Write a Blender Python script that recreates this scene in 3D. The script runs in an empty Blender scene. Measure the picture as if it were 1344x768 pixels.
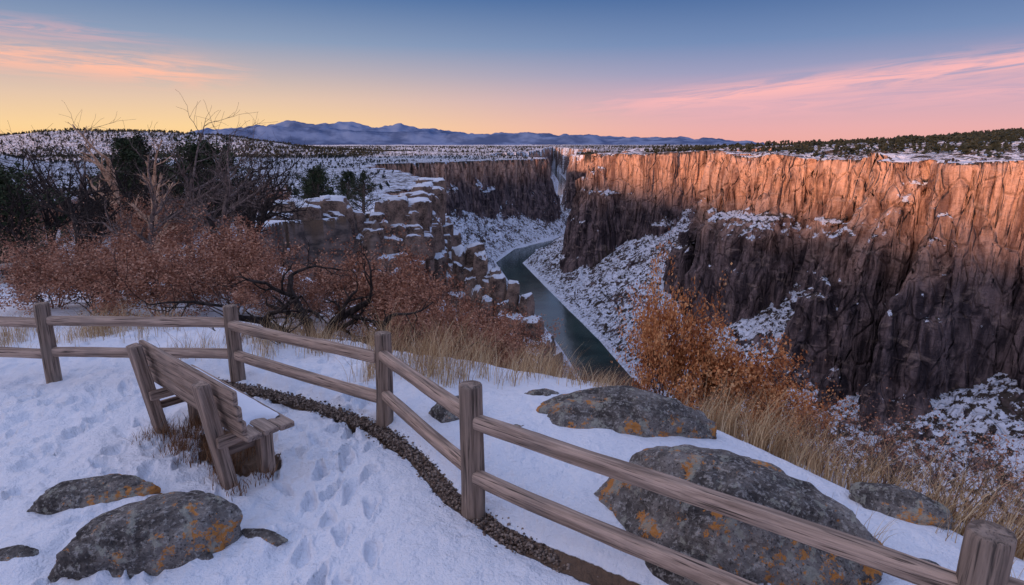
import bpy, math, random
import numpy as np
from mathutils import Vector, Matrix
rs=np.random.RandomState(7)
TAB=rs.rand(8,256,256)*2-1
TAB3=rs.rand(32,32,32)*2-1
scene=bpy.context.scene
COL=scene.collection
# ------------------------------------------------------------ noise
def _f(t): return t*t*t*(t*(t*6-15)+10)
def vn(x,y,s=0):
    T=TAB[s%8]; x=np.asarray(x,float)+37.3*s; y=np.asarray(y,float)+11.7*s
    xi=np.floor(x).astype(np.int64); yi=np.floor(y).astype(np.int64)
    u=_f(x-xi); v=_f(y-yi); a=xi&255; b=yi&255; a1=(xi+1)&255; b1=(yi+1)&255
    return (T[a,b]*(1-u)+T[a1,b]*u)*(1-v)+(T[a,b1]*(1-u)+T[a1,b1]*u)*v
def fbm(x,y,o=4,s=0):
    r=0; a=1.; n=0
    for i in range(o):
        r=r+a*vn(x,y,s+i); n+=a; a*=.5; x=x*2.03+y*.3; y=y*2.03-x*.13
    return r/n
def vn3(x,y,z):
    xi=np.floor(x).astype(np.int64); yi=np.floor(y).astype(np.int64); zi=np.floor(z).astype(np.int64)
    u=_f(x-xi); v=_f(y-yi); w=_f(z-zi); T=TAB3
    def g(i,j,k): return T[(xi+i)&31,(yi+j)&31,(zi+k)&31]
    A=(g(0,0,0)*(1-u)+g(1,0,0)*u)*(1-v)+(g(0,1,0)*(1-u)+g(1,1,0)*u)*v
    B=(g(0,0,1)*(1-u)+g(1,0,1)*u)*(1-v)+(g(0,1,1)*(1-u)+g(1,1,1)*u)*v
    return A*(1-w)+B*w
def fbm3(x,y,z,o=4):
    r=0; a=1.
    for i in range(o):
        r=r+a*vn3(x,y,z); a*=.5; x=x*2.1+5.3; y=y*2.1+1.7; z=z*2.1+9.1
    return r/1.9
def sst(a,b,x):
    t=np.clip((x-a)/(b-a),0,1); return t*t*(3-2*t)
# ------------------------------------------------------------ plan lines
RIVER=np.array([(1900,-3000),(850,-900),(560,-500),(430,-150),(330,80),(230,270),(150,440),(105,568),(84,725),(51,910),(18,1100),(-6,1247),(32,1407),(133,1555),(235,1780),(230,1950),(120,2200),(100,2500),(250,3000),(330,4000),(400,6000)],float)
LRIM=[(2500,-60000),(2500,-5000),(1500,-3000),(400,-700),(120,-200),(40,-60),(12,-14),(5,-2),(4.2,1.5),(3.9,2.6),(3.2,3.9),(2.5,5),(1.8,6),(.8,6.7),(-1.1,7.3),(-3,8.3),(-5,11),(-8,17),(-14,30),(-18,42),(-17.5,50),(-13,54),(-8.8,57),(-8,66),(-10,80),(-17,105),(-28,150),(-34,220),(-52,300),(-74,400),(-90,568),(-110,750),(-160,930),(-250,1120),(-280,1290),(-165,1430),(-25,1590),(90,1740),(100,1900),(10,2100),(-80,2300),(-60,2700),(110,3200),(200,4000),(300,5500),(420,6500),(420,60000)]
RRIM=[(2500,-60000),(2500,-5000),(2300,-3000),(1300,-700),(900,-200),(720,50),(590,200),(480,320),(425,385),(372,420),(325,450),(300,490),(352,548),(345,600),(285,648),(280,725),(250,785),(262,815),(390,870),(390,960),(215,1010),(165,1075),(180,1180),(300,1290),(400,1480),(440,1650),(445,1850),(350,2050),(225,2250),(240,2500),(420,2950),(480,4000),(460,5500),(420,6500),(420,60000)]
LP=np.array(LRIM+[(-60000,60000),(-60000,-60000)],float)
RP=np.array(RRIM+[(60000,60000),(60000,-60000)],float)
def pdist(x,y,P,arc=False):
    d=np.full(x.shape,1e18); S=np.zeros(x.shape); s0=0.
    for i in range(len(P)-1):
        ax,ay=P[i]; bx,by=P[i+1]; dx,dy=bx-ax,by-ay; l2=dx*dx+dy*dy; l=math.sqrt(l2)
        t=np.clip(((x-ax)*dx+(y-ay)*dy)/l2,0,1)
        q=(x-ax-t*dx)**2+(y-ay-t*dy)**2
        if arc:
            m=q<d; S=np.where(m,s0+t*l,S); s0+=l
        d=np.minimum(d,q)
    return (np.sqrt(d),S) if arc else np.sqrt(d)
def inside(x,y,P):
    c=np.zeros(x.shape,bool); n=len(P)
    for i in range(n):
        ax,ay=P[i]; bx,by=P[(i+1)%n]
        if ay==by: continue
        m=((ay>y)!=(by>y))
        c^= m & (x < (bx-ax)*(y-ay)/(by-ay)+ax)
    return c
SHADE_RIDGE=np.array([(-250,-2200),(-560,-1700),(-795,-1034),(-951,-324),(-1176,696),(-1225,900)],float)  # added out-of-frame ridge, raised to shade the foreground and lower canyon walls
FENCE=[(-7.7,6.7),(-5.2,6.48),(-3.05,6.35),(-1.19,5.24),(-.27,3.8),(2.02,2.26),(4.1,.9)]
GLINE=np.array([(-3.4,6.35),(-2.6,6.0),(-1.9,5.62),(-1.25,5.16),(-.8,4.6),(-.45,4.0),(-.1,3.6),(.45,3.15),(1.2,2.6),(2.0,2.1),(3.5,1.1)],float)
ROCKS=[ # x,y,z,sx,sy,sz,rotdeg
 (1.36,3.52,-.03,.95,.64,.56,-30),(1.02,5.3,-.20,.92,.50,.46,-10),
 (-.52,5.35,-.03,.27,.2,.2,20),(-.05,5.02,-.06,.2,.14,.16,0),(.12,4.72,-.06,.14,.11,.12,40),(.3,5.85,-.2,.3,.2,.24,0),
 (-2.3,3.42,-.02,.58,.32,.30,28),(-3.05,3.98,-.05,.44,.22,.17,15),(-3.1,3.3,-.02,.16,.1,.07,0),(-1.62,3.5,-.02,.19,.06,.05,-20),(-1.95,3.3,-.03,.09,.06,.07,0),
 (2.95,4.1,-.2,.35,.2,.16,-40),(2.5,3.2,-.12,.22,.15,.13,10)]
PRINTS=[]
pr=random.Random(5)
for k in range(15):
    yy=2.6+k*.24; side=.09*(1 if k%2 else -1)
    PRINTS.append((-.78-.06*k+side+pr.uniform(-.03,.03),yy+pr.uniform(-.04,.04),1.65+pr.uniform(-.25,.25)))
    if pr.random()<.75: PRINTS.append((-1.2-.03*k-side+pr.uniform(-.08,.08),yy+pr.uniform(.05,.2),-1.5+pr.uniform(-.35,.35)))
for k in range(150):
    PRINTS.append((pr.uniform(-6.5,-1.3),pr.uniform(3.,6.1),pr.uniform(0,6.28)))
def ribs(s,d):
    t=np.clip(d/45,0,1)
    a=np.abs(vn(s/105,d/190,1)); b=np.abs(vn(s/42,d/110,2)); c=np.abs(vn(s/17,d/55,3)); e=np.abs(vn(s/6.5,d/28,4))
    return (66*(.7+.3*t))*(.33-np.minimum(a,.55))+(42*(.62+.38*t))*(.3-np.minimum(b,.6))+15*(.5+.5*t)*(.3-c)+3*(.3-e)
def H(x,y,detail=True):
    x=np.asarray(x,float); y=np.asarray(y,float)
    r=np.hypot(x,y)
    dl,sl=pdist(x,y,LP[:-2],True); dl=np.where(inside(x,y,LP),-dl,dl)
    dr,sr=pdist(x,y,RP[:-2],True); dr=np.where(inside(x,y,RP),-dr,dr)
    dv=pdist(x,y,RIVER)
    far=sst(60,300,r)
    wv=8*vn(x/28,y/28,1)+2*vn(x/8,y/8,2); com=14*fbm(x/120,y/120,3,4)
    gl=(ribs(sl+wv,dl)+com)*.60+3
    gr=ribs(sr+wv+500,dr)+com-1
    gn=2.6*(1-np.abs(vn(x/7,y/7,5)))**3+1.0*(1-np.abs(vn(x/2.6,y/2.6,6)))**3+1.2*vn(x/9,y/9,2)-1.2
    an=np.interp(r,[0,9,30,60,200],[0.1,.15,.6,1.0,3])
    disp=gn*an*(1-far)+gl*far
    fb=fbm(x/420,y/420,4,3)
    pl=-np.interp(r,[0,8,14,30,60,110,200,400,700,1500],[0,0.05,.7,2.0,4.0,7,14,29,41,46])+fb*np.interp(r,[0,100,600,3000],[0,1,6,22])
    pl=pl+.35*fbm(x/6,y/6,3,1)*sst(8,25,r)
    pl=pl+100*np.exp(-(((x+1700)/750)**2+((y-2700)/480)**2))
    pl=pl-.10*sst(4.6,6.2,x*.56+y*.83)*(r<40)-.25*sst(1.2,3.6,x)*sst(2.5,4.5,y)*(r<40)
    rd=pdist(x,y,SHADE_RIDGE); pl=np.maximum(pl,-40+(338+14*vn(x/160,y/160,5)+25*sst(-700,-1700,y))*np.exp(-(rd/230)**2))
    prr=-15+8*fb+54*np.exp(-(((x-1050)/520)**2+((y-750)/520)**2))-22*sst(1200,2400,y)+4*fbm(x/50,y/50,3,6)+7*vn(sr/75,sr*0,2)*(1-sst(40,160,-dr))
    def Pf(d,s):
        k=sst(-.35,.35,vn(s/70,d*0,6)); 
        lw=22*np.clip(vn(s/60,d*0,7)+.1,0,1)
        d=d-np.clip(d-9-8*vn(s/40,d*0,5),0,lw)*.8
        p1=np.interp(d,[0,3,7,10,16,24,32,42,56],[0,-30,-42,-70,-84,-130,-150,-195,-245])
        p2=np.interp(d,[0,3,8,12,20,26,36,46,58],[0,-14,-56,-64,-112,-120,-172,-190,-245])
        return (p1*(1-k)+p2*k)*(1+.10*vn(s/38,d*0,3))
    dlp=dl+disp
    Pn=np.interp(dlp,[0,2,6,15,25,60],[0,-.8,-3.0,-9,-21,-85])
    Pm=np.interp(dlp,[0,1.0,2.2,3.2,9,20,40],[0,-4.5,-5.2,-8.5,-12,-28,-85])
    wm=sst(24,44,r)*(1-sst(0,12,-x-22))
    PL=(Pn*(1-wm)+Pm*wm)*(1-far)+Pf(dlp,sl+wv)*far-35*sst(6,25,dl)*sst(70,120,r)*(1-far)
    zl=pl+PL; zr=prr+Pf(dr+gr,sr+wv)
    tal=-241+np.maximum(0,dv-25)*.60*(1+.18*vn(x/70,y/70,2))+8*fbm(x/30,y/30,4,5)*sst(25,60,dv)
    base=np.where(dl<dr,pl,prr)
    z=np.maximum(np.maximum(zl,zr),np.minimum(tal,base-28))
    z=np.where(dv<24,np.minimum(z,-242),z)
    return z,dl,dr,dv
def Hs(x,y):
    return float(H(np.array([float(x)]),np.array([float(y)]))[0][0])
# ------------------------------------------------------------ mesh helper
def mk_mesh(name,V,F,mats=(),smooth=False,midx=None,attrs=None):
    V=np.asarray(V,dtype=np.float32); F=np.asarray(F,dtype=np.int32); k=F.shape[1]
    me=bpy.data.meshes.new(name)
    me.vertices.add(len(V)); me.vertices.foreach_set('co',V.ravel())
    me.loops.add(F.size); me.loops.foreach_set('vertex_index',F.ravel())
    me.polygons.add(len(F)); me.polygons.foreach_set('loop_start',np.arange(0,F.size,k,dtype=np.int32))
    me.polygons.foreach_set('loop_total',np.full(len(F),k,dtype=np.int32))
    if smooth: me.polygons.foreach_set('use_smooth',np.ones(len(F),dtype=bool))
    for m in mats: me.materials.append(m)
    if midx is not None: me.polygons.foreach_set('material_index',np.asarray(midx,dtype=np.int32))
    if attrs:
        for n,a in attrs.items():
            at=me.attributes.new(n,'FLOAT','POINT'); at.data.foreach_set('value',np.asarray(a,dtype=np.float32))
    me.update(calc_edges=True)
    return me
def obj(name,me,loc=(0,0,0),rot=(0,0,0),sc=(1,1,1),parent=None):
    o=bpy.data.objects.new(name,me); o.location=loc; o.rotation_euler=rot; o.scale=sc
    COL.objects.link(o)
    if parent: o.parent=parent
    return o
# ------------------------------------------------------------ materials
class M:
    def __init__(s,name,rough=.8,spec=.3):
        s.m=bpy.data.materials.new(name); s.m.use_nodes=True; s.nt=s.m.node_tree; s.b=s.nt.nodes['Principled BSDF']; s._p=None
        s.b.inputs['Roughness'].default_value=rough; s.b.inputs['Specular IOR Level'].default_value=spec
    def n(s,t): return s.nt.nodes.new(t)
    def link(s,a,b): s.nt.links.new(a,b)
    def setv(s,sock,v):
        if isinstance(v,(int,float)): sock.default_value=v
        elif isinstance(v,tuple): sock.default_value=v if len(v)==4 or sock.type=='VECTOR' else (*v,1)
        else: s.link(v,sock)
    def pos(s): return s.n('ShaderNodeNewGeometry').outputs['Position']
    def oc(s): return s.n('ShaderNodeTexCoord').outputs['Object']
    def nz(s):
        x=s.n('ShaderNodeSeparateXYZ'); s.link(s.n('ShaderNodeNewGeometry').outputs['Normal'],x.inputs[0]); return x.outputs[2]
    def scl(s,v,sc):
        x=s.n('ShaderNodeMapping'); s.link(v,x.inputs[0]); x.inputs['Scale'].default_value=sc; return x.outputs[0]
    def noise(s,v,scale,detail=4,rough=.55,dist=0):
        x=s.n('ShaderNodeTexNoise'); s.link(v,x.inputs['Vector']); x.inputs['Scale'].default_value=scale
        x.inputs['Detail'].default_value=detail; x.inputs['Roughness'].default_value=rough; x.inputs['Distortion'].default_value=dist
        return x.outputs[0]
    def vor(s,v,scale,feat='F1'):
        x=s.n('ShaderNodeTexVoronoi'); x.feature=feat; s.link(v,x.inputs['Vector']); x.inputs['Scale'].default_value=scale; return x.outputs[0]
    def math(s,op,a,b=0.,c=None):
        x=s.n('ShaderNodeMath'); x.operation=op; s.setv(x.inputs[0],a); s.setv(x.inputs[1],b)
        if c is not None: s.setv(x.inputs[2],c)
        return x.outputs[0]
    def wsum(s,*t):
        r=None
        for v,k in t: r=s.math('MULTIPLY',v,k) if r is None else s.math('MULTIPLY_ADD',v,k,r)
        return r
    def mr(s,v,a,b,c=0.,d=1.,smooth=True):
        x=s.n('ShaderNodeMapRange'); x.interpolation_type='SMOOTHSTEP' if smooth else 'LINEAR'
        s.setv(x.inputs[0],v)
        for i,q in enumerate((a,b,c,d)): x.inputs[i+1].default_value=q
        return x.outputs[0]
    def mix(s,f,a,b,mode='MIX'):
        x=s.n('ShaderNodeMix'); x.data_type='RGBA'; x.blend_type=mode
        s.setv(x.inputs[0],f); s.setv(x.inputs[6],a); s.setv(x.inputs[7],b); return x.outputs[2]
    def attr(s,n):
        x=s.n('ShaderNodeAttribute'); x.attribute_name=n; return x.outputs['Fac']
    def bump(s,h,dist,strength=1.,prev=None):
        x=s.n('ShaderNodeBump'); x.inputs['Distance'].default_value=dist; x.inputs['Strength'].default_value=strength
        s.link(h,x.inputs['Height'])
        if prev is not None: s.link(prev,x.inputs['Normal'])
        return x.outputs[0]
    def out(s,c,nrm=None):
        s.setv(s.b.inputs['Base Color'],c)
        if nrm is not None: s.link(nrm,s.b.inputs['Normal'])
        return s.m
SNOW=(.80,.83,.90)
def mat_near():
    m=M('snowy_ground',.65,.3); p=m.pos()
    n1=m.noise(p,1.3,4,.6); n2=m.noise(p,14,3,.6)
    s=m.math('ADD',m.attr('snow'),m.math('SUBTRACT',m.wsum((n1,1.),(n2,.5)),.75))
    f=m.mr(s,.44,.56)
    soil=m.mix(n2,(.05,.033,.024),(.21,.13,.08))
    rock=m.mix(m.mr(m.noise(m.scl(p,(1,1,2.2)),.7,4,.65),.3,.7),(.05,.04,.036),(.25,.18,.145))
    g=m.mix(m.mr(m.nz(),.55,.75),rock,soil)
    c=m.mix(f,g,m.mix(n1,(.76,.80,.89),(.84,.86,.91)))
    h=m.wsum((m.noise(p,8,5,.6),.065),(m.noise(p,55,3,.6),.013),(f,.035))
    return m.out(c,m.bump(h,1.,1.))
def mat_canyon():
    m=M('canyon_rock_and_snow',.85,.15); p=m.pos()
    sx=m.n('ShaderNodeSeparateXYZ'); m.link(p,sx.inputs[0]); z=sx.outputs[2]
    n1=m.noise(p,.17,5,.72); n2=m.noise(p,.035,2,.6)
    s=m.math('ADD',m.attr('snow'),m.math('SUBTRACT',m.wsum((n1,2.0),(n2,.7)),1.35))
    f=m.mr(s,.46,.54)
    st=m.noise(m.scl(p,(.10,.10,.018)),1,5,.62,.7)
    blk=m.noise(m.scl(p,(.05,.05,.12)),1,4,.62,.4)
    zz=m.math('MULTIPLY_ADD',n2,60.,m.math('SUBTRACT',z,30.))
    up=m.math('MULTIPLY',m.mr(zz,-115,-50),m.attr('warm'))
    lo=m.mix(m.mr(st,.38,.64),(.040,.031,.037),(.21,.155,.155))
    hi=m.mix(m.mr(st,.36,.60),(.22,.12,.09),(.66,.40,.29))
    r=m.mix(up,lo,hi)  # upper rock redder; sunlit top and shaded lower wall also put into colour
    r=m.mix(m.mr(n1,.52,.70,0,.4),r,(.05,.038,.04))
    r=m.mix(m.mr(blk,.56,.68,0,.42),r,(.44,.33,.28))
    veg=m.mix(n1,(.03,.03,.027),(.13,.095,.075))
    g=m.mix(m.mr(m.nz(),.62,.8),r,veg)
    c=m.mix(f,g,(.74,.79,.90))
    crack=m.vor(m.scl(p,(.085,.085,.035)),1,'DISTANCE_TO_EDGE')
    h=m.wsum((st,6.),(blk,5.),(n1,2.6),(m.mr(crack,0,.10),2.4))
    return m.out(c,m.bump(h,1.,1.))
def mat_rock(name,dark,light,lichen=True,snow=False,sc=1.):
    m=M(name,.85,.25); p=m.oc() if not snow else m.pos()
    n=m.noise(p,3*sc,7,.7); n2=m.noise(p,28*sc,4,.7)
    c=m.mix(m.mr(n,.35,.65),dark,light)
    c=m.mix(m.mr(n2,.50,.64,0,.75),c,(.44,.42,.39) if not snow else light)
    c=m.mix(m.mr(m.noise(p,60*sc,2),.55,.7,0,.8),c,(.03,.028,.028))
    if lichen:
        l=m.noise(p,3.6*sc,6,.80); c=m.mix(m.mr(l,.565,.59,0,.9),c,(.56,.23,.05))
        l=m.noise(m.scl(p,(1.3,.9,1.1)),6.5*sc,5,.7); c=m.mix(m.mr(l,.55,.60,0,.7),c,(.36,.36,.30))
    crk=m.vor(m.scl(p,(1,1,1.6)),1.7*sc,'DISTANCE_TO_EDGE')
    h=m.wsum((m.mr(crk,0,.04),.008/sc),(n,.11/sc),(n2,.026/sc))
    b=m.bump(h,1.,1.)
    if snow:
        f=m.mr(m.math('ADD',m.nz(),m.math('MULTIPLY',m.math('SUBTRACT',n,.5),.7)),.50,.62)
        c=m.mix(f,c,SNOW)
    return m.out(c,b)
def mat_wood(name,a,b_,):
    m=M(name,.8,.2); p=m.oc()
    g=m.noise(m.scl(p,(1.2,22,22)),1,5,.65,.6); g2=m.noise(m.scl(p,(2.2,75,75)),1,3,.6); k=m.noise(p,3,3)
    c=m.mix(m.mr(g,.3,.68),a,b_); c=m.mix(m.mr(g2,.54,.68,0,.9),c,(.03,.024,.02)); c=m.mix(m.mr(k,.45,.75,0,.35),c,(.19,.165,.15))
    return m.out(c,m.bump(m.wsum((g,.02),(g2,-.01)),1.,1.))
def mat_leaf(name,cols,rough=.7):
    m=M(name,rough,.2); a=m.attr('rnd')
    x=m.n('ShaderNodeValToRGB'); m.link(a,x.inputs[0]); e=x.color_ramp.elements
    e[0].position=0; e[0].color=(*cols[0],1); e[1].position=1; e[1].color=(*cols[-1],1)
    for i,c in enumerate(cols[1:-1]):
        q=e.new((i+1)/(len(cols)-1)); q.color=(*c,1)
    return m.out(x.outputs[0])
MN=mat_near(); MC=mat_canyon()
M_BO=mat_rock('lichen_granite',(.055,.048,.045),(.26,.235,.215))
M_OUT=mat_rock('outcrop_stone',(.05,.036,.032),(.36,.25,.19),False,True,.3)
M_POST=mat_wood('weathered_post_wood',(.13,.095,.075),(.40,.30,.235))
M_RAIL=mat_wood('weathered_rail_wood',(.20,.145,.112),(.62,.46,.365))
M_BENCH=mat_wood('weathered_bench_wood',(.15,.108,.085),(.50,.375,.30))
M_OAK=mat_leaf('oak_leaves_rust',[(.13,.052,.034),(.30,.135,.082),(.46,.235,.15),(.62,.38,.26)])
M_OAK2=mat_leaf('oak_leaves_orange',[(.22,.075,.03),(.48,.18,.065),(.68,.32,.13),(.80,.46,.22)])
M_JUN=mat_leaf('juniper_needles',[(.012,.02,.01),(.03,.045,.022),(.06,.08,.038),(.10,.115,.055)])
M_GR=mat_leaf('dry_grass_blades',[(.22,.12,.06),(.44,.285,.145),(.62,.45,.26),(.75,.60,.39)])
M_GRD=mat_leaf('dead_grass_blades',[(.08,.04,.022),(.22,.11,.055),(.38,.22,.12)])
M_FAR=mat_leaf('distant_juniper',[(.012,.018,.016),(.025,.034,.026),(.05,.055,.04)])
M_SHR=mat_leaf('talus_shrub',[(.025,.025,.026),(.06,.045,.04),(.11,.075,.06)])
def mat_bark(name,a,b_):
    m=M(name,.9,.1); p=m.oc(); n=m.noise(m.scl(p,(8,8,3)),1.5,3,.7); return m.out(m.mix(m.mr(n,.35,.65),a,b_))
M_BK=mat_bark('dark_bark',(.015,.012,.011),(.06,.047,.042)); M_BKG=mat_bark('grey_bark',(.06,.045,.04),(.24,.18,.155)); M_BKO=mat_bark('pale_dead_bark',(.34,.19,.115),(.78,.52,.35))
# ------------------------------------------------------------ terrain
az=np.concatenate([np.linspace(-47,47,1200),np.linspace(47,313,136)[1:-1]])*math.pi/180
rr=np.concatenate([[.25,.7,1.1,1.4],np.geomspace(1.6,12,330,endpoint=False),np.geomspace(12,200,240,endpoint=False),np.geomspace(200,1300,620,endpoint=False),np.geomspace(1300,2200,90,endpoint=False),np.geomspace(2200,48000,90)])
A,R=np.meshgrid(az,rr); X=R*np.sin(A); Y=R*np.cos(A); ny,nx=X.shape
Z,DL,DR,DV=H(X,Y)
nm=rr<13
x=X[nm];y=Y[nm];z=Z[nm]; dl=DL[nm]
tr=(1-sst(-1.9,-.4,x))*.75+.25
z=z+.05*fbm(x/1.1,y/1.1,3,2)+.036*fbm(x/.30,y/.30,3,3)*(.35+.65*tr)-.05*tr*np.maximum(0,vn(x/.19,y/.19,6))-.022*tr*np.maximum(0,vn(x/.09,y/.09,5))
dg=pdist(x,y,GLINE); dg_s=dg
z=z-.03*np.exp(-(dg/.13)**2)+.04*np.exp(-((dg-.5)/.3)**2)*(y>3)
for i,(px,py,a) in enumerate(PRINTS):
    m=(np.abs(x-px)<.3)&(np.abs(y-py)<.3)
    if not m.any(): continue
    u=(x[m]-px)*math.cos(a)+(y[m]-py)*math.sin(a); v=-(x[m]-px)*math.sin(a)+(y[m]-py)*math.cos(a)
    k_=pr.uniform(.8,1.1)
    v=v/(1+.35*np.sign(u)*np.minimum(1,np.abs(u)/.08))
    q=np.sqrt((u/(.125*k_))**2+(v/(.047*k_))**2)+.3*vn(x[m]/.05,y[m]/.05,4)
    dep=(.075 if i<26 else .05)*pr.uniform(.6,1.2)
    z[m]+= -dep*(1-sst(.6,1.2,q))+.012*np.exp(-((q-1.4)/.3)**2)
for (px,py,pz,sx,sy,sz,ro) in ROCKS:
    d=np.hypot(x-px,y-py)/max(sx,sy); z=z+.05*np.exp(-(d/1.1)**2)
Z[nm]=z
P=np.stack([X,Y,Z],-1)
def gnorm(P):
    a=np.roll(P,-1,1)-np.roll(P,1,1); b=np.zeros_like(P); b[1:-1]=P[2:]-P[:-2]; b[0]=P[1]-P[0]; b[-1]=P[-1]-P[-2]
    n=np.cross(a,b); n/=np.linalg.norm(n,axis=-1,keepdims=True)+1e-12
    n*=np.sign(n[...,2:3]+1e-9); return n
N=gnorm(P)
steep=1-sst(.45,.78,N[...,2])
amp=steep*np.interp(R,[0,25,60,150,300,1500],[0,0,.35,1.5,4.2,6])
dn=fbm3(X/16+3,Y/16,Z/9,3)+.3*fbm3(X/4,Y/4,Z/3,2)
# blocky joint-bounded columns
def blocks(w,h,sd):
    q=(Y+.4*X+3.*vn(X/20,Z/30,sd)); c=np.floor(q/w).astype(np.int64)
    k=np.floor((Z+h*.9*TAB[sd,c&255,7])/h+1000).astype(np.int64)
    return TAB[(sd+1)%8,c&255,k&255]
dn=dn*.7+.95*blocks(17.,44.,2)+.45*blocks(7.,18.,4)
hd=N[...,:2]/(np.linalg.norm(N[...,:2],axis=-1,keepdims=True)+1e-6)
P[...,0]+=hd[...,0]*dn*amp; P[...,1]+=hd[...,1]*dn*amp
N=gnorm(P)
snow=np.interp(N[...,2],[.25,.5,.72,.86,.97],[-.12,.26,.48,.59,.76])
plat=((DL<-6)|(DR<-6))&(R>200)
snow=np.where(plat,snow-.20*sst(150,700,R)-.08*(DR<-6),snow)
rivr=1-sst(25,36,DV); snow+=rivr*.35
base=np.interp(N[...,2],[.4,.7,.9],[0,.5,.9])+.5*(1-sst(-1.2,.4,DL))*1.0
snow=np.where(R<60, base*(1-sst(30,60,R))+snow*sst(30,60,R), snow)
sn=snow[nm]; sn=np.maximum(sn,1.2*(1-sst(-1.5,-.6,dl))); sn=sn-1.6*np.exp(-(dg_s/.10)**2)
db=np.hypot((x-(-2.35))*.754-(y-4.75)*.656,((x-(-2.35))*.656+(y-4.75)*.754)*2.0)
sn=sn-1.3*np.exp(-(db/.62)**4)
sn=sn-.30*sst(-.9,.4,dl)
snow[nm]=sn
idx=np.arange(ny*nx).reshape(ny,nx)
a=idx[:-1]; b=idx[1:]; a2=np.roll(a,-1,1); b2=np.roll(b,-1,1)
F=np.stack([a,b,b2,a2],-1).reshape(-1,4)[:,::-1]
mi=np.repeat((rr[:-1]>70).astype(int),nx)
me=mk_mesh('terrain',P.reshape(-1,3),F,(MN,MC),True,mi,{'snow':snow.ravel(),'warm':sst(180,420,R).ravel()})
obj('terrain',me)
# ------------------------------------------------------------ river
rp=[]
for i in range(len(RIVER)-1):
    n=max(2,int(np.linalg.norm(RIVER[i+1]-RIVER[i])/25))
    for t in np.linspace(0,1,n,endpoint=False): rp.append(RIVER[i]*(1-t)+RIVER[i+1]*t)
rp=np.array(rp)
for _ in range(3): rp[1:-1]=(rp[:-2]+rp[1:-1]*2+rp[2:])/4
tg=np.gradient(rp,axis=0); tg/=np.linalg.norm(tg,axis=1,keepdims=True); nr=np.stack([-tg[:,1],tg[:,0]],-1)
L=rp+nr*36; Rr=rp-nr*36
V=np.concatenate([np.c_[L,np.full(len(L),-239.6)],np.c_[Rr,np.full(len(L),-239.6)]]); n=len(L)
F=np.array([(i,i+n,i+n+1,i+1) for i in range(n-1)])
m=M('river_water',.12,.5); p=m.pos()
w=m.noise(p,.12,5,.6)
MW=m.out(m.mix(m.mr(m.noise(p,.02,4),.4,.6),(.012,.035,.036),(.03,.06,.058)),m.bump(w,.35,.6))
obj('river',mk_mesh('river',V,F,(MW,)))
# ------------------------------------------------------------ mountains
ma=np.linspace(-46,26,500)*math.pi/180; mr_=np.linspace(15500,23000,48)
A2,R2=np.meshgrid(ma,mr_); deg=A2*180/math.pi
env=np.interp(deg,[-46,-30,-25,-19,-14,-5,2,8,17,21,26],[20,60,420,560,470,430,350,220,180,60,0])
prof=.55*np.exp(-((R2-16800)/700)**2)+np.exp(-((R2-18900)/1500)**2)+.75*np.exp(-((R2-21500)/1500)**2)
mx,my=R2*np.sin(A2),R2*np.cos(A2)
mz=-60+env*1.0*prof*(1+.5*fbm(mx/1800,my/1800,5,2))+130*prof*fbm(mx/500,my/500,4,3)*(env>50)
ii=np.arange(mx.size).reshape(mx.shape)
F=np.stack([ii[:-1,:-1],ii[:-1,1:],ii[1:,1:],ii[1:,:-1]],-1).reshape(-1,4)
m=M('haze_tinted_mountain',1,.0); p=m.pos()
MM=m.out(m.mix(m.mr(m.noise(p,.0011,5,.6),.4,.6),(.055,.095,.20),(.12,.19,.35)))  # blue aerial haze is put into the base colour
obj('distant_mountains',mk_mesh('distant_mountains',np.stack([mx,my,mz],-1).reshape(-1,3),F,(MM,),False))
# ------------------------------------------------------------ vegetation masses
def quads(C,S,rng,up=0.3,asp=.6):
    n=len(C); u=rng.normal(size=(n,3)); u[:,2]+=up; u/=np.linalg.norm(u,axis=1,keepdims=True)
    w=rng.normal(size=(n,3)); v=np.cross(u,w); v/=np.linalg.norm(v,axis=1,keepdims=True)
    S=np.asarray(S).reshape(-1,1)*np.ones((n,1))
    V=np.stack([C-u*S,C+v*S*asp,C+u*S,C-v*S*asp],1).reshape(-1,3)
    return V,np.arange(4*n).reshape(n,4)
def scatter(name,xs,ys,hs,nq,mat,rng,wid=.42,qs=.2,cone=.5,asp=.7):
    z,dl,dr,dv=H(xs,ys)
    K=8; n=len(xs); Tm=[]
    for k in range(K):
        h=rng.rand(nq)**.8; rad=wid*(np.sin(np.clip(h*.9+.12,0,1)*math.pi)**.6)*(1-cone*h)
        a=rng.rand(nq)*6.283; q=rad*np.sqrt(rng.rand(nq)); C=np.stack([q*np.cos(a),q*np.sin(a),h*.95],-1)
        Tm.append(quads(C,qs*(.6+.7*rng.rand(nq)),rng,.2,asp)[0])
    Tm=np.array(Tm); k=rng.randint(0,K,n); V=Tm[k]*hs[:,None,None]
    V[...,0]*=(.8+.5*rng.rand(n))[:,None]; V[...,0]+=xs[:,None]; V[...,1]+=ys[:,None]; V[...,2]+=(z-.02*hs)[:,None]
    rn=np.clip(rng.rand(n)[:,None]*.5+rng.rand(n,nq)*.5,0,1); rn=np.repeat(rn.reshape(-1),4)
    V=V.reshape(-1,3); F=np.arange(len(V)).reshape(-1,4)
    obj(name,mk_mesh(name,V,F,(mat,),False,None,{'rnd':rn}))
rng=np.random.RandomState(3)
def pick(n,x0,x1,y0,y1,cond,dens=None,power=1.):
    xs=rng.uniform(x0,x1,n); ys=y0+(y1-y0)*rng.rand(n)**power
    z,dl,dr,dv=H(xs,ys,False); m=cond(dl,dr,dv,xs,ys)
    if dens is not None: m&=rng.rand(n)<dens(xs,ys)
    return xs[m],ys[m]
cl=lambda s,b:(lambda x,y:np.clip(b+1.3*fbm(x/s,y/s,3,5),0.03,1))
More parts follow.
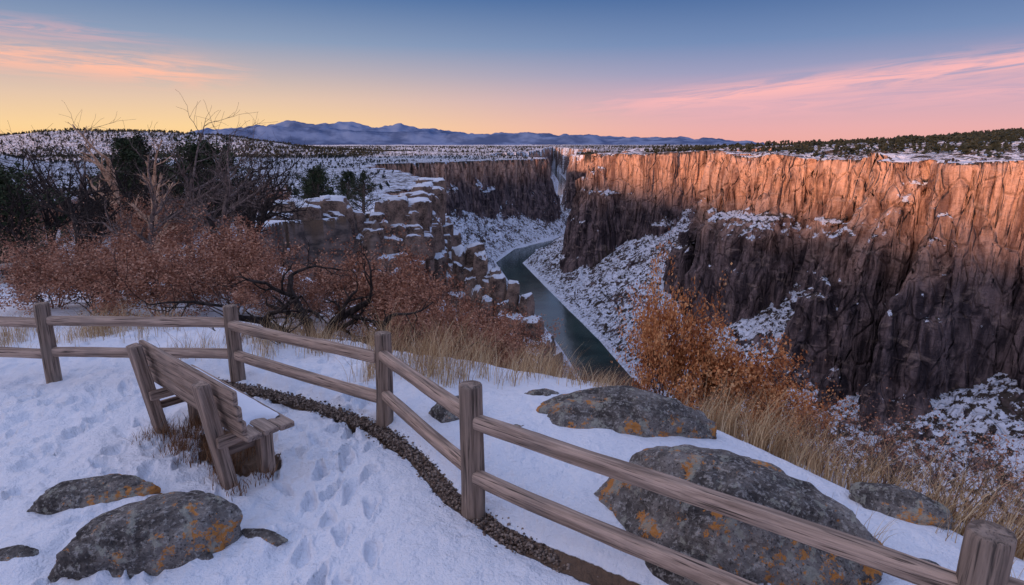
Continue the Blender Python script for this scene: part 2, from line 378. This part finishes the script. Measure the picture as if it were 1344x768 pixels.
xs,ys=pick(30000,240,1900,150,2600,lambda a,b,c,x,y:(b<-22)&(x/y<1.0),cl(90,.8))
x2,y2=pick(19000,-1900,60,95,3200,lambda a,b,c,x,y:(a<-18)&(np.abs(x/y)<1.0),cl(120,.48))
x3,y3=pick(14000,-4500,4500,2600,8000,lambda a,b,c,x,y:((a<-20)|(b<-20))&(np.abs(x/y)<.95),cl(400,.55))
x4,y4=pick(12000,-2800,-500,1800,3300,lambda a,b,c,x,y:(a<-20)&(np.abs(x/y)<1),cl(150,.85))
hs=np.concatenate([4.5+4*rng.rand(len(xs)),3.2+3*rng.rand(len(x2)),8+6*rng.rand(len(x3)),6+5*rng.rand(len(x4))])
scatter('distant_juniper_forest',np.concatenate([xs,x2,x3,x4]),np.concatenate([ys,y2,y3,y4]),hs,14,M_FAR,rng,.42,.26)
x1,y1=pick(46000,-330,480,120,2300,lambda a,b,c,x,y:(a>5)&(b>5)&(c>34),None,1.1)
zz,_,_,_=H(x1,y1); z2,_,_,_=H(x1+2,y1); z3,_,_,_=H(x1,y1+2); k=(np.abs(z2-zz)<2.6)&(np.abs(z3-zz)<2.6); x1=x1[k];y1=y1[k]
scatter('talus_shrubs',x1,y1,1.0+2.6*rng.rand(len(x1))**2,6,M_SHR,rng,.6,.4,.2)
# ------------------------------------------------------------ skeleton plants
def tube_mesh(tubes,sides=5):
    V=[];F=[];o=0
    for pts,rad in tubes:
        n=len(pts); pts=np.array(pts)
        t=np.gradient(pts,axis=0); t/=np.linalg.norm(t,axis=1,keepdims=True)+1e-9
        ref=np.array([.3,.9,.2]) if abs(t[0][2])>.7 else np.array([0,0,1.])
        u=np.cross(t,ref); u/=np.linalg.norm(u,axis=1,keepdims=True)+1e-9; v=np.cross(t,u)
        s=sides if rad[0]>.012 else 3
        an=np.arange(s)*2*math.pi/s
        ring=pts[:,None]+(u[:,None]*np.cos(an)[None,:,None]+v[:,None]*np.sin(an)[None,:,None])*np.array(rad)[:,None,None]
        V.append(ring.reshape(-1,3))
        q=np.arange(n*s).reshape(n,s)+o
        F.append(np.stack([q[:-1],np.roll(q[:-1],-1,1),np.roll(q[1:],-1,1),q[1:]],-1).reshape(-1,4)); o+=n*s
    return np.concatenate(V),np.concatenate(F)
def grow(rg,p,d,L,r,lv,out,tips,kids,wig,upb,ratio=.62,rmin=.0012):
    n=6 if lv>0 else 4; pts=[p]; rad=[r]; d=d/np.linalg.norm(d); dirs=[d]
    for i in range(n):
        d=d+rg.normal(size=3)*wig; d[2]+=upb; d/=np.linalg.norm(d)
        p=p+d*L/n; pts.append(p); dirs.append(d); rad.append(max(rmin,r*(1-.62*(i+1)/n) if lv>0 else r*(1-.8*(i+1)/n)))
    out.append((pts,rad))
    if lv==0:
        tips.extend(pts[1:]); return
    k=kids[lv]
    for j in range(k):
        f=.25+.75*(j+.6)/k; i=min(n,max(1,int(round(f*n))))
        s=rg.normal(size=3); s-=dirs[i]*s.dot(dirs[i]); s/=np.linalg.norm(s)
        nd=dirs[i]*.75+s*.85
        grow(rg,pts[i],nd,L*ratio*rg.uniform(.7,1.2),max(rmin*1.5,rad[i]*.68),lv-1,out,tips,kids,wig,upb,ratio,rmin)
def shrub_mesh(name,seed,nstem,h,spread,leafn,leafs,lmat,bmat,kids=(0,4,5,5),wig=.16,lv=2,sig=.07,rad=.018,upb=.05):
    rg=np.random.RandomState(seed); out=[];tips=[]
    for i in range(nstem):
        a=6.283*i/nstem+rg.uniform(-.4,.4); sp=spread*rg.uniform(.3,1)
        d=np.array([math.cos(a)*sp,math.sin(a)*sp,1.]); q=rg.uniform(0,.25)*spread
        grow(rg,np.array([math.cos(a)*q,math.sin(a)*q,-.1]),d,h*rg.uniform(.6,.8),rad*rg.uniform(.7,1.2),lv,out,tips,kids,wig,upb)
    V,F=tube_mesh(out,5); mi=np.zeros(len(F)); rn=np.zeros(len(V))
    if leafn:
        T=np.array(tips); C=T[rg.randint(0,len(T),leafn)]+rg.normal(size=(leafn,3))*sig
        C[:,2]=np.maximum(C[:,2],.03)
        clump=fbm3(C[:,0]*2.2,C[:,1]*2.2,C[:,2]*2.2,2)*.6
        V2,F2=quads(C,leafs*(.6+.8*rg.rand(leafn)),rg,0,.62)
        rn2=np.repeat(np.clip(.42+clump+rg.normal(size=leafn)*.22,0,1),4)
        F=np.concatenate([F,F2+len(V)]); V=np.concatenate([V,V2]); mi=np.concatenate([mi,np.ones(len(F2))]); rn=np.concatenate([rn,rn2])
    return mk_mesh(name,V,F,(bmat,lmat) if leafn else (bmat,),False,mi,{'rnd':rn})
OAK=[shrub_mesh('oak_shrub_mesh',s,10,1.5,.85,12000,.023,M_OAK,M_BKG,sig=.060) for s in (11,12,13)]
OAKO=[shrub_mesh('oak_shrub_orange_mesh',s,10,1.5,.75,13000,.026,M_OAK2,M_BK,sig=.08) for s in (21,22)]
BRUSH=[shrub_mesh('bare_brush_mesh',s,12,1.5,.7,1500,.02,M_OAK,M_BKG,kids=(0,5,5,4)) for s in (31,32)]
def tree_mesh(name,seed,h,r,kids,wig,bmat,lean=(0,0),ratio=.55,lv=3,upb=.06):
    rg=np.random.RandomState(seed); out=[];tips=[]
    grow(rg,np.array([0,0,-.2]),np.array([lean[0],lean[1],1.]),h*.8,r,lv,out,tips,kids,wig,upb,ratio,.0045)
    V,F=tube_mesh(out,7); return mk_mesh(name,V,F,(bmat,))
BARE=[tree_mesh('bare_tree_mesh',s,4.,.16,(0,5,6,8),.15,M_BK if s!=43 else M_BKG) for s in (41,42,43)]
SNAG=tree_mesh('dead_snag_mesh',51,4.,.16,(0,3,3,8),.10,M_BKO,ratio=.36)
def gnarled(seed):
    rg=np.random.RandomState(seed); out=[];tips=[]
    for a,t,L in ((2.9,.7,1.6),(2.3,1.3,1.6),(1.2,1.6,1.3),(.35,.55,1.8),(.0,.9,1.4),(3.6,1.0,1.4)):
        grow(rg,np.array([0,0,-.15]),np.array([math.cos(a),math.sin(a)*.5,t]),L*.8,.085,3,out,tips,(0,3,4,4),.26,.03,.6,.003)
    V,F=tube_mesh(out,7); return mk_mesh('gnarled_tree_mesh',V,F,(M_BK,))
def juniper(seed,h,w,nl,ls,open_=0.):
    rg=np.random.RandomState(seed); out=[];tips=[]
    pts=[np.array([0,0,-.2])]
    for i in range(8): pts.append(pts[-1]+np.array([rg.normal()*.05,rg.normal()*.05,h*.95/8]))
    out.append((pts,list(np.linspace(.045*h,.012*h,9))))
    nb=46
    for j in range(nb):
        f=.08+.9*(j/nb); i=min(7,int(f*8)); p=pts[i]+(pts[i+1]-pts[i])*(f*8-i)
        a=rg.uniform(0,6.283); Lb=w*.5*(math.sin(min(1,f*.75+.28)*math.pi)**.7)*rg.uniform(.6,1.25)+.12
        grow(rg,p,np.array([math.cos(a),math.sin(a),.25+.6*f]),Lb,.012*h*(1-.6*f),1,out,tips,(0,6),.12,.05,.5)
    V,F=tube_mesh(out,5); T=np.array(tips); C=T[rg.randint(0,len(T),nl)]+rg.normal(size=(nl,3))*.085*h/4
    V2,F2=quads(C,ls*(.6+.8*rg.rand(nl)),rg,.4,.45)
    cl=fbm3(C[:,0]*1.8,C[:,1]*1.8,C[:,2]*1.8,2)*.6
    rn=np.concatenate([np.zeros(len(V)),np.repeat(np.clip(.42+cl+.18*rg.normal(size=nl),0,1),4)])
    F=np.concatenate([F,F2+len(V)]); mi=np.concatenate([np.zeros(len(F)-len(F2)),np.ones(len(F2))]); V=np.concatenate([V,V2])
    return mk_mesh('juniper_mesh',V,F,(M_BKG,M_JUN),False,mi,{'rnd':rn})
JUN=[juniper(61,4.,3.4,13000,.07),juniper(62,4.,2.8,11000,.07)]
PINE=juniper(63,4.,2.6,4000,.06)
def put(name,me,x,y,s,rz=None,sz=None,dz=0):
    if rz is None: rz=pr.uniform(0,6.28)
    return obj(name,me,(x,y,Hs(x,y)+dz),(0,0,rz),(s,s,sz or s))
for i,(x,y,s,sz) in enumerate([(-8.1,11.6,1.0,.80),(-6.7,11.3,1.05,.82),(-5.3,11.2,.9,.72),(-8.9,13.6,1.2,.95),(-6.3,13.6,1.2,1.0),(-4.6,12.4,.85,.72),(-4.1,13.8,1.1,1.0),
    (-2.6,13.2,1.2,1.3),(-1.5,12.9,1.1,1.25),(-.55,12.2,.9,1.05),(-2.0,11.4,.8,.8),(-1.0,10.6,.85,.95),(-3.2,15.0,1.2,1.4),(-9.9,12.6,1.0,.85),(-7.5,15.5,1.3,1.1),(-.2,9.9,.7,.75)]):
    put('oak_shrub',OAK[i%3],x,y,s,None,sz)
for i,(x,y,s,sz) in enumerate([(2.15,8.0,.52,1.18),(2.8,7.9,.76,.96),(3.4,7.4,.66,.72)]): put('oak_shrub',OAKO[i%2],x,y,s,None,sz,-.1)
cnt=0
while cnt<85:
    x=pr.uniform(-52,-7); y=pr.uniform(15,62)
    zz,dl,dr,dv=H(np.array([x]),np.array([y]))
    if dl[0]>-1.5 or x/y<-1.0: continue
    if x>-22 and y>26 and x/y>-.52: continue
    if pr.random()<.45: put('oak_shrub',OAK[cnt%3],x,y,pr.uniform(1.0,1.6),None,pr.uniform(.75,1.15)*(1+y/90))
    else: put('bare_shrub',BRUSH[cnt%2],x,y,pr.uniform(1.0,1.6))
    cnt+=1
for i,(x,y,s) in enumerate([(-14.5,23,1.0),(-17.5,27,1.1),(-12,22.5,1.05),(-16.2,33,1.3),(-21,30,1.15),(-24,34,1.3),(-28,38,1.4),(-11,26,1.0),(-14,31,1.1),(-19,42,1.3),(-33,36,1.4),(-9.5,20,.9),(-12.6,17.5,.85),(-15.3,19.5,.85),(-10.2,17,.75),(-8.5,19.5,.75),(-18.5,24,.9),(-22,27,.95),(-15.5,36,1.2),(-12.5,29,.9)]):
    put('bare_tree',BARE[i%3],x,y,s)
put('dead_tree',SNAG,-19.0,30,1.5,.4); put('dead_tree',SNAG,-11.8,20,1.05,2.)
o=put('gnarled_dead_tree',gnarled(71),-2.85,8.5,1.15,0)
for i,(x,y,h) in enumerate([(-19.8,40,5.8),(-26.7,45,6.6),(-20.5,65,4.6),(-28,105,5.2),(-33,52,5.5),(-24,75,3.6)]):
    put('juniper_tree',JUN[i%2],x,y,h/4)
put('juniper_tree',JUN[0],-16.8,20,.9); put('juniper_tree',JUN[1],-19.5,22,1.1)
put('pine_tree',PINE,-13.6,55.8,1.0)
for i,(x,y,s) in enumerate([(4.6,5.6,.7),(5.3,5.0,.7),(4.4,6.6,.7),(6.2,5.8,.8),(3.6,6.6,.55),(5.6,4.2,.7)]): put('bare_shrub',BRUSH[i%2],x,y,s)
# ------------------------------------------------------------ grass
def grass(name,spots,mat,seed,wd=.0032):
    rg=np.random.RandomState(seed); B=[];Hh=[]
    for (x,y,n,h,sp) in spots:
        B.append(np.stack([x+rg.normal(size=n)*sp,y+rg.normal(size=n)*sp],-1)); Hh.append(h*rg.uniform(.45,1.15,n))
    B=np.concatenate(B); Hh=np.concatenate(Hh); n=len(B)
    z=H(B[:,0],B[:,1])[0]
    a=rg.uniform(0,6.283,n); a=np.where(rg.rand(n)<.5,a,rg.normal(size=n)*.6); bend=rg.uniform(.1,.65,n)*Hh
    d=np.stack([np.cos(a),np.sin(a)],-1); w=rg.uniform(0,6.283,n); wv=np.stack([np.cos(w),np.sin(w)],-1)*wd
    V=np.zeros((n,5,2,3))
    for k in range(5):
        t=k/4; wk=(1-t*.85)*rg.uniform(.8,1.2,(n,1))
        c=B+d*(bend*t**2)[:,None]; zz=z-.03+Hh*(t-.12*t*t)
        for s in (0,1):
            V[:,k,s,:2]=c+wv*wk*(1 if s else -1); V[:,k,s,2]=zz
    q=np.arange(n*10).reshape(n,5,2)
    F=np.stack([q[:,:-1,0],q[:,:-1,1],q[:,1:,1],q[:,1:,0]],-1).reshape(-1,4)
    rn=np.repeat(rg.rand(n),10)
    obj(name,mk_mesh(name,V.reshape(-1,3),F,(mat,),False,None,{'rnd':rn}))
sp=[]
for k in range(46):
    t=pr.random()**1.3; sp.append((-1.6+2.9*t+pr.uniform(-.2,.2),6.35+pr.uniform(-.25,1.1),44,pr.uniform(.45,.85)*(1-.5*t),.09))
for k in range(30):
    t=pr.random(); sp.append((-4.2+2.6*t,7.0+pr.uniform(-.2,1.3)+.3*(1-t),40,pr.uniform(.3,.55),.1))
for k in range(36): sp.append((pr.uniform(-9,-5.0),pr.uniform(8.2,10.2),45,pr.uniform(.3,.6),.12))
for k in range(80):
    t=pr.random(); x=1.7+2.6*t; y=6.1-3.4*t; o_=abs(pr.gauss(.25,.35)); sp.append((x+o_*.8,y+o_*.55,36,pr.uniform(.3,.7)*(1+.35*t),.08))
for k in range(8): sp.append((pr.uniform(1.9,3.2),pr.uniform(2.9,4.2),12,pr.uniform(.15,.35),.05))
grass('dry_grass',sp,M_GR,5)
sp=[]
for k in range(34): 
    t=pr.uniform(-.1,1.5); u=pr.uniform(-.12,.4); sp.append((-3.21+.754*t+.656*u,5.09-.656*t+.754*u,60,pr.uniform(.08,.2),.06))
grass('dead_grass_tuft',sp,M_GRD,6)
sp=[]
for k in range(50):
    t=pr.uniform(0,1); sp.append((-4+6.0*t+pr.uniform(-.5,.5),8.6+pr.uniform(-.5,1.5)-1.2*t,50,pr.uniform(.25,.5)*(1-.4*t),.15))
grass('brown_undergrowth',sp,M_GRD,8,.004)
# ------------------------------------------------------------ boulders
bpy.ops.mesh.primitive_ico_sphere_add(subdivisions=6,radius=1); ico=bpy.context.object
IV=np.array([v.co[:] for v in ico.data.vertices]); IF=np.array([p.vertices[:] for p in ico.data.polygons]); bpy.data.objects.remove(ico)
bpy.ops.mesh.primitive_ico_sphere_add(subdivisions=4,radius=1); ico=bpy.context.object
IV4=np.array([v.co[:] for v in ico.data.vertices]); IF4=np.array([p.vertices[:] for p in ico.data.polygons]); bpy.data.objects.remove(ico)
def rockv(V,seed,sx,sy,sz,sq=1.,amp=.18,cuts=4,cl=.8):
    rg=np.random.RandomState(seed); o=rg.rand(3)*30
    P=np.sign(V)*np.abs(V)**sq; 
    for k in range(cuts):
        n=rg.normal(size=3); n[2]*=.6; n/=np.linalg.norm(n); h=rg.uniform(cl-.08,cl+.12); dd=P@n-h; P=P-np.maximum(dd,0)[:,None]*n*.8
    nn=fbm3(P[:,0]*1.3+o[0],P[:,1]*1.3+o[1],P[:,2]*1.3+o[2],5)
    n2=np.abs(vn3(P[:,0]*2.6+o[1],P[:,1]*2.6,P[:,2]*3.6)); 
    P=P*(1+amp*nn-.06*(1-n2)**6)[:,None]
    return P*np.array([sx,sy,sz])
for i,(x,y,z,sx,sy,sz,ro) in enumerate(ROCKS):
    me=mk_mesh('boulder_mesh',rockv(IV,100+i,sx,sy,sz,1.,.22,5,.78),IF,(M_BO,),True)
    obj('boulder',me,(x,y,z),(0,0,math.radians(ro)))
# rock outcrop blocks
rg=np.random.RandomState(9)
def block(k,s,x,y,zt,a,Vs,Fs,tilt=.12):
    P_=rockv(IV4,300+k,*s,.34,.15,4,1.0); c,q=math.cos(a),math.sin(a)
    P_[:,0]+=P_[:,2]*rg.uniform(-tilt,tilt)
    P_=np.stack([P_[:,0]*c-P_[:,1]*q+x,P_[:,0]*q+P_[:,1]*c+y,P_[:,2]+zt],-1)
    Fs.append(IF4+sum(len(v) for v in Vs)); Vs.append(P_)
Vs=[];Fs=[]; rim=[(-21,43),(-18.4,50),(-13.5,54),(-9,57),(-8.2,66),(-10,80)]
for k in range(150):
    t=rg.rand()*(len(rim)-1.001); i=int(t); f=t-i; x=rim[i][0]*(1-f)+rim[i+1][0]*f; y=rim[i][1]*(1-f)+rim[i+1][1]*f
    lay=rg.choice([0,0,1,1,2,2]); off=-.7+lay*.9+rg.uniform(-.6,.6)
    if i>=3: x+=off*.8
    else: x+=off*.3; y-=off*.8
    zt=-5.0-lay*2.3+rg.uniform(-.9,.9)
    s=np.array([rg.uniform(.5,1.7),rg.uniform(.6,1.4),rg.uniform(1.5,2.9)*(1-.12*lay)])
    block(k,s,x,y,zt,rg.uniform(-.5,.5)+(.4 if i<3 else 0),Vs,Fs)
obj('rock_outcrop',mk_mesh('rock_outcrop',np.concatenate(Vs),np.concatenate(Fs),(M_OUT,),False))
# rock pinnacles on the near slope
Vs=[];Fs=[]; PN=[(-5.4,62,-7.0),(-2.9,60,-8.2),(-.6,58,-10.2),(1.4,57,-12.4),(2.9,55,-14.2),(4.3,53,-16.2),(5.3,50,-18.0),(6.1,47,-20)]
for k in range(64):
    t=rg.rand()*(len(PN)-1.001); i=int(t); f=t-i; x,y,zt=[PN[i][j]*(1-f)+PN[i+1][j]*f for j in range(3)]
    u=abs(rg.normal())*1.5; x+=rg.normal()*.4-u*.7; y+=-u*1.1+.8; h=rg.uniform(3.0,5.5)
    block(200+k,np.array([rg.uniform(.4,1.1),rg.uniform(.5,1.2),h]),x,y,zt-h*.85-u*1.4+rg.uniform(-1.6,.6),rg.uniform(-.5,.5),Vs,Fs,.1)
obj('rock_pinnacles',mk_mesh('rock_pinnacles',np.concatenate(Vs),np.concatenate(Fs),(M_OUT,),False))
# gravel edging
n=9000
ln=np.linalg.norm(np.diff(GLINE,axis=0),axis=1); seg=rng.choice(len(ln),n,p=ln/ln.sum()); t=rng.rand(n)[:,None]
C=GLINE[seg]*(1-t)+GLINE[seg+1]*t+rng.normal(size=(n,2))*.05
zc=H(C[:,0],C[:,1])[0]-.018+rng.rand(n)*.02
S=rng.uniform(.006,.017,n)
oc=np.array([(1,0,0),(-1,0,0),(0,1,0),(0,-1,0),(0,0,1),(0,0,-1)],float); of=np.array([(0,2,4),(2,1,4),(1,3,4),(3,0,4),(2,0,5),(1,2,5),(3,1,5),(0,3,5)])
V=oc[None]*S[:,None,None]*rng.uniform(.7,1.3,(n,1,3)); a=rng.rand(n)*6.28; c,s_=np.cos(a)[:,None],np.sin(a)[:,None]
V=np.stack([V[...,0]*c-V[...,1]*s_+C[:,:1],V[...,0]*s_+V[...,1]*c+C[:,1:2],V[...,2]*.8+zc[:,None]],-1)
F=(of[None]+6*np.arange(n)[:,None,None]).reshape(-1,3)
M_GV=mat_leaf('gravel_stone',[(.05,.035,.03),(.16,.115,.09),(.34,.27,.22)])
obj('gravel_edging',mk_mesh('gravel_edging',V.reshape(-1,3),F,(M_GV,),True,None,{'rnd':np.repeat(rng.rand(n),6)}))
# ------------------------------------------------------------ timber
def timber(length,w,h,sq,seed,wob=.006,mat=None,rings=40,sides=28,taper=0.):
    rg=np.random.RandomState(seed); o=rg.rand(3)*30
    xs=np.concatenate([[0,.004,.012],np.linspace(.03,length-.03,rings),[length-.012,length-.004,length]]); n=len(xs)
    e=np.ones(n); e[0]=.82;e[1]=.92;e[2]=.985;e[-1]=.82;e[-2]=.92;e[-3]=.985
    an=np.arange(sides)*2*math.pi/sides; cy=np.sign(np.cos(an))*np.abs(np.cos(an))**sq; cz=np.sign(np.sin(an))*np.abs(np.sin(an))**sq
    Xg=xs[:,None]*np.ones(sides); k=(e*(1-taper*xs/length))[:,None]
    Yg=cy*w/2*k; Zg=cz*h/2*k
    dn=fbm3(Xg*2.2+o[0],Yg*9+o[1],Zg*9+o[2],3)
    crk=(np.abs(vn3(Xg*.8+o[1],Yg*38,Zg*38))<.10).astype(float)*-.6
    f=1+(dn+crk*.5)*wob*10
    Yg=Yg*f+.5*wob*3*vn(xs/1.1,xs*0+seed,1)[:,None]; Zg=Zg*f+.5*wob*3*vn(xs/1.3,xs*0+seed*2.,2)[:,None]
    V=np.stack([Xg,Yg,Zg],-1).reshape(-1,3); q=np.arange(n*sides).reshape(n,sides)
    F=[tuple(int(v) for v in r) for r in np.stack([q[:-1],q[1:],np.roll(q[1:],-1,1),np.roll(q[:-1],-1,1)],-1).reshape(-1,4)]
    me=bpy.data.meshes.new('timber')
    F.append(tuple(int(v) for v in q[0])); F.append(tuple(int(v) for v in q[-1][::-1]))
    me.from_pydata(V.tolist(),[],F); me.materials.append(mat); me.polygons.foreach_set('use_smooth',np.ones(len(F),bool)); 
    me.polygons[-1].use_smooth=False; me.polygons[-2].use_smooth=False
    return me
def beam(name,a,b,w,h,sq,seed,parent,mat,wob=.006,roll=0.,taper=0.):
    a=Vector(a);b=Vector(b);d=b-a
    me=timber(d.length,w,h,sq,seed,wob,mat,max(12,int(d.length/.05)),28,taper)
    x=d.normalized(); up=Vector((0,0,1)) if abs(x.z)<.9 else Vector((0,1,0))
    y=up.cross(x).normalized(); z=x.cross(y)
    Mx=Matrix((x,y,z)).transposed()@Matrix.Rotation(roll,3,'X')
    o=bpy.data.objects.new(name,me); COL.objects.link(o); o.parent=parent
    o.matrix_local=Matrix.Translation(a)@Mx.to_4x4()
    return o
f=obj('split_rail_fence',None)
hts=[.8,.79,.80,.84,.94,.92,.9]; up=[.58,.58,.595,.62,.69,.64,.62]; lo=[.23,.225,.245,.24,.28,.17,.2]; pw=[.15,.155,.155,.16,.17,.19,.18]
for i,(x,y) in enumerate(FENCE):
    lx=pr.uniform(-.02,.02)
    beam('post_%d'%(i+1),(x,y,-.25),(x+lx,y+pr.uniform(-.02,.02),hts[i]),pw[i],pw[i]*.95,.88,500+i,f,M_POST,.009,pr.uniform(0,3),.06)
for i in range(len(FENCE)-1):
    a=np.array(FENCE[i]);b=np.array(FENCE[i+1]); u=(b-a)/np.linalg.norm(b-a)
    for nme,hh in (('top_rail',up),('bottom_rail',lo)):
        p=a+u*.03; q=b-u*.03; k=.015 if i%2 else -.015
        p=p+np.array([-u[1],u[0]])*k; q=q+np.array([-u[1],u[0]])*k
        beam('%s_%d'%(nme,i+1),(p[0],p[1],hh[i]+.012*(i%2)),(q[0],q[1],hh[i+1]-.012*((i+1)%2)),.085,.11,.62,600+i*2+(nme=='top_rail'),f,M_RAIL,.012)
f2=obj('split_rail_fence',None); FP=[(-15.5,11.5),(-14.0,13.2),(-12.6,15.2),(-12.2,17.6),(-13.5,20)]
for i,(x,y) in enumerate(FP): z=Hs(x,y); beam('post_%d'%(i+1),(x,y,z-.2),(x,y,z+.9),.15,.15,.9,540+i,f2,M_POST)
for i in range(4):
    for nme,h in (('top_rail',.7),('bottom_rail',.32)):
        beam('%s_%d'%(nme,i+1),(*FP[i],Hs(*FP[i])+h),(*FP[i+1],Hs(*FP[i+1])+h),.1,.11,.8,560+i,f2,M_RAIL)
# ------------------------------------------------------------ bench
bn=obj('park_bench',None,(-3.21,5.09,0),(0,0,math.atan2(-.656,.754)))
for i,xx in enumerate((0,1.33)):
    beam('rear_leg_%d'%(i+1),(xx,.03,-.12),(xx,-.10,.80),.13,.10,.28,700+i,bn,M_BENCH,.004)
    beam('front_leg_%d'%(i+1),(xx,.33,-.1),(xx,.33,.365),.12,.11,.28,710+i,bn,M_BENCH,.004)
    beam('seat_bearer_%d'%(i+1),(xx+.085,-.06,.335),(xx+.085,.40,.335),.045,.085,.25,715+i,bn,M_BENCH,.003)
    beam('side_brace_%d'%(i+1),(xx-.08,-.02,.17),(xx-.08,.36,.17),.035,.07,.25,718+i,bn,M_BENCH,.003)
for i,(zc_,yc) in enumerate(((.47,.035),(.60,.012),(.725,-.010))):
    beam('back_slat_%d'%(i+1),(-.2,yc+.03,zc_),(1.62,yc+.03,zc_),.04,.112,.25,720+i,bn,M_BENCH,.005,.0)
for i,yc in enumerate((.115,.245,.375)):
    beam('seat_slat_%d'%(i+1),(-.22,yc,.403),(1.66,yc,.403),.122,.045,.25,730+i,bn,M_BENCH,.004)
gx,gy=np.meshgrid(np.linspace(-.18,1.50,110),np.linspace(.075,.405,26))
e=np.minimum(np.minimum((gx+.18)/.06,(1.46+.05*np.sin(gy*20)-gx)/.10),np.minimum((gy-.075)/.03,(.405-gy)/.035)); e=np.clip(e,0,1)
gz=.422+.040*np.sqrt(e)*(1+.35*fbm(gx*6,gy*6,3,2))-.008*(e<=0)
ii=np.arange(gx.size).reshape(gx.shape); F=np.stack([ii[:-1,:-1],ii[:-1,1:],ii[1:,1:],ii[1:,:-1]],-1).reshape(-1,4)
m=M('snow_cover',.7,.25); p=m.pos(); MS=m.out(SNOW,m.bump(m.noise(p,40,4),.008,.7))
obj('seat_snow',mk_mesh('seat_snow',np.stack([gx,gy,gz],-1).reshape(-1,3),F,(MS,),True),parent=bn)
# ------------------------------------------------------------ world
w=bpy.data.worlds.new('World'); scene.world=w; w.use_nodes=True; nt=w.node_tree; nt.nodes.clear()
class W(M):
    def __init__(s): s.nt=nt
q=W(); tc=q.n('ShaderNodeTexCoord').outputs['Generated']; sx=q.n('ShaderNodeSeparateXYZ'); nt.links.new(tc,sx.inputs[0])
el=q.math('MULTIPLY',q.math('ARCSINE',sx.outputs[2]),57.2958); azd=q.math('MULTIPLY',q.math('ARCTAN2',sx.outputs[0],sx.outputs[1]),57.2958)
def ramp(st):
    x=q.n('ShaderNodeValToRGB'); nt.links.new(q.math('DIVIDE',el,60.),x.inputs[0]); e=x.color_ramp.elements
    e[0].position=st[0][0]/60; e[0].color=(*st[0][1],1); e[1].position=st[-1][0]/60; e[1].color=(*st[-1][1],1)
    for d,c in st[1:-1]: k=e.new(d/60); k.color=(*c,1)
    return x.outputs[0]
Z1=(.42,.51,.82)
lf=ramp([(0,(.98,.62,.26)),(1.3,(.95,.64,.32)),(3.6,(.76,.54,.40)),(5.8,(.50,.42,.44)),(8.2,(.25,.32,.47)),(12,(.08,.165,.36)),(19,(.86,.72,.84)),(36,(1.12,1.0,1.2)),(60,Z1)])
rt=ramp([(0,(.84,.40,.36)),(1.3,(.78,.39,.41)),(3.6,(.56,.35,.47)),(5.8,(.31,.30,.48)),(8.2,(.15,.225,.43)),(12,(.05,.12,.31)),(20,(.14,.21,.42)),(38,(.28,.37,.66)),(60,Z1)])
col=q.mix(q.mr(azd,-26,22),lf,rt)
def streak(c0,slope,az0,wd,a0,a1,b0,b1,strg,colr,col,sh,f0=.34,f1=.60):
    cen=q.math('ADD',q.math('MULTIPLY',q.math('SUBTRACT',azd,az0),slope),c0)
    d=q.math('SUBTRACT',el,cen)
    v=q.n('ShaderNodeCombineXYZ'); nt.links.new(q.math('MULTIPLY',azd,.13),v.inputs[0]); nt.links.new(q.math('MULTIPLY',d,1.7),v.inputs[1]); v.inputs[2].default_value=sh
    n_=q.noise(v.outputs[0],1.,6,.65,.8)
    g=q.math('POWER',2.718,q.math('MULTIPLY',q.math('POWER',q.math('ABSOLUTE',q.math('DIVIDE',d,wd)),2.),-1.))
    f=q.math('MULTIPLY',g,q.math('MULTIPLY',q.mr(azd,a0,a1),q.mr(azd,b0,b1,1,0)))
    f=q.math('MULTIPLY',f,q.mr(n_,f0,f1,0,strg))
    return q.mix(f,col,colr)
col=streak(4.1,.082,20,.85,1,18,60,80,1.,(.92,.44,.45),col,0.)
col=streak(3.1,.05,24,.9,6,26,60,80,.6,(.88,.42,.45),col,4.)
col=streak(5.7,-.04,-32,1.0,-120,-80,-28,-20,1.,(1.0,.50,.36),col,2.)
col=streak(7.8,-.03,-36,.7,-120,-80,-36,-24,.55,(.80,.42,.42),col,9.,.4,.62)
col=q.mix(q.mr(el,-3,-.3),(.16,.17,.22),col)
sky=q.n('ShaderNodeTexSky'); sky.sky_type='NISHITA'; sky.sun_disc=False; sky.sun_elevation=math.radians(11); sky.sun_rotation=math.radians(218)
col=q.mix(.008,col,sky.outputs[0],'ADD')
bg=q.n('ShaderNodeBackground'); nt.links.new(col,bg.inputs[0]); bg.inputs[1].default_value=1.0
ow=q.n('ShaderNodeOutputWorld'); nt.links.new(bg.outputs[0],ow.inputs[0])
# sun
S=Vector((-.62,-.78,math.tan(math.radians(11))))
ld=bpy.data.lights.new('sun','SUN'); ld.energy=5.; ld.angle=math.radians(2.2); ld.color=(1,.52,.32)
lo_=bpy.data.objects.new('sun',ld); COL.objects.link(lo_); lo_.rotation_euler=S.to_track_quat('Z','Y').to_euler()
# camera
cd=bpy.data.cameras.new('camera'); cd.lens=21.43; cd.sensor_width=36; cd.clip_start=.05; cd.clip_end=100000
co=bpy.data.objects.new('camera',cd); COL.objects.link(co); co.location=(0,0,2.5); co.rotation_euler=(math.radians(90-13.77),0,0); scene.camera=co
scene.view_settings.view_transform='Standard'; scene.view_settings.look='None'; scene.view_settings.exposure=0
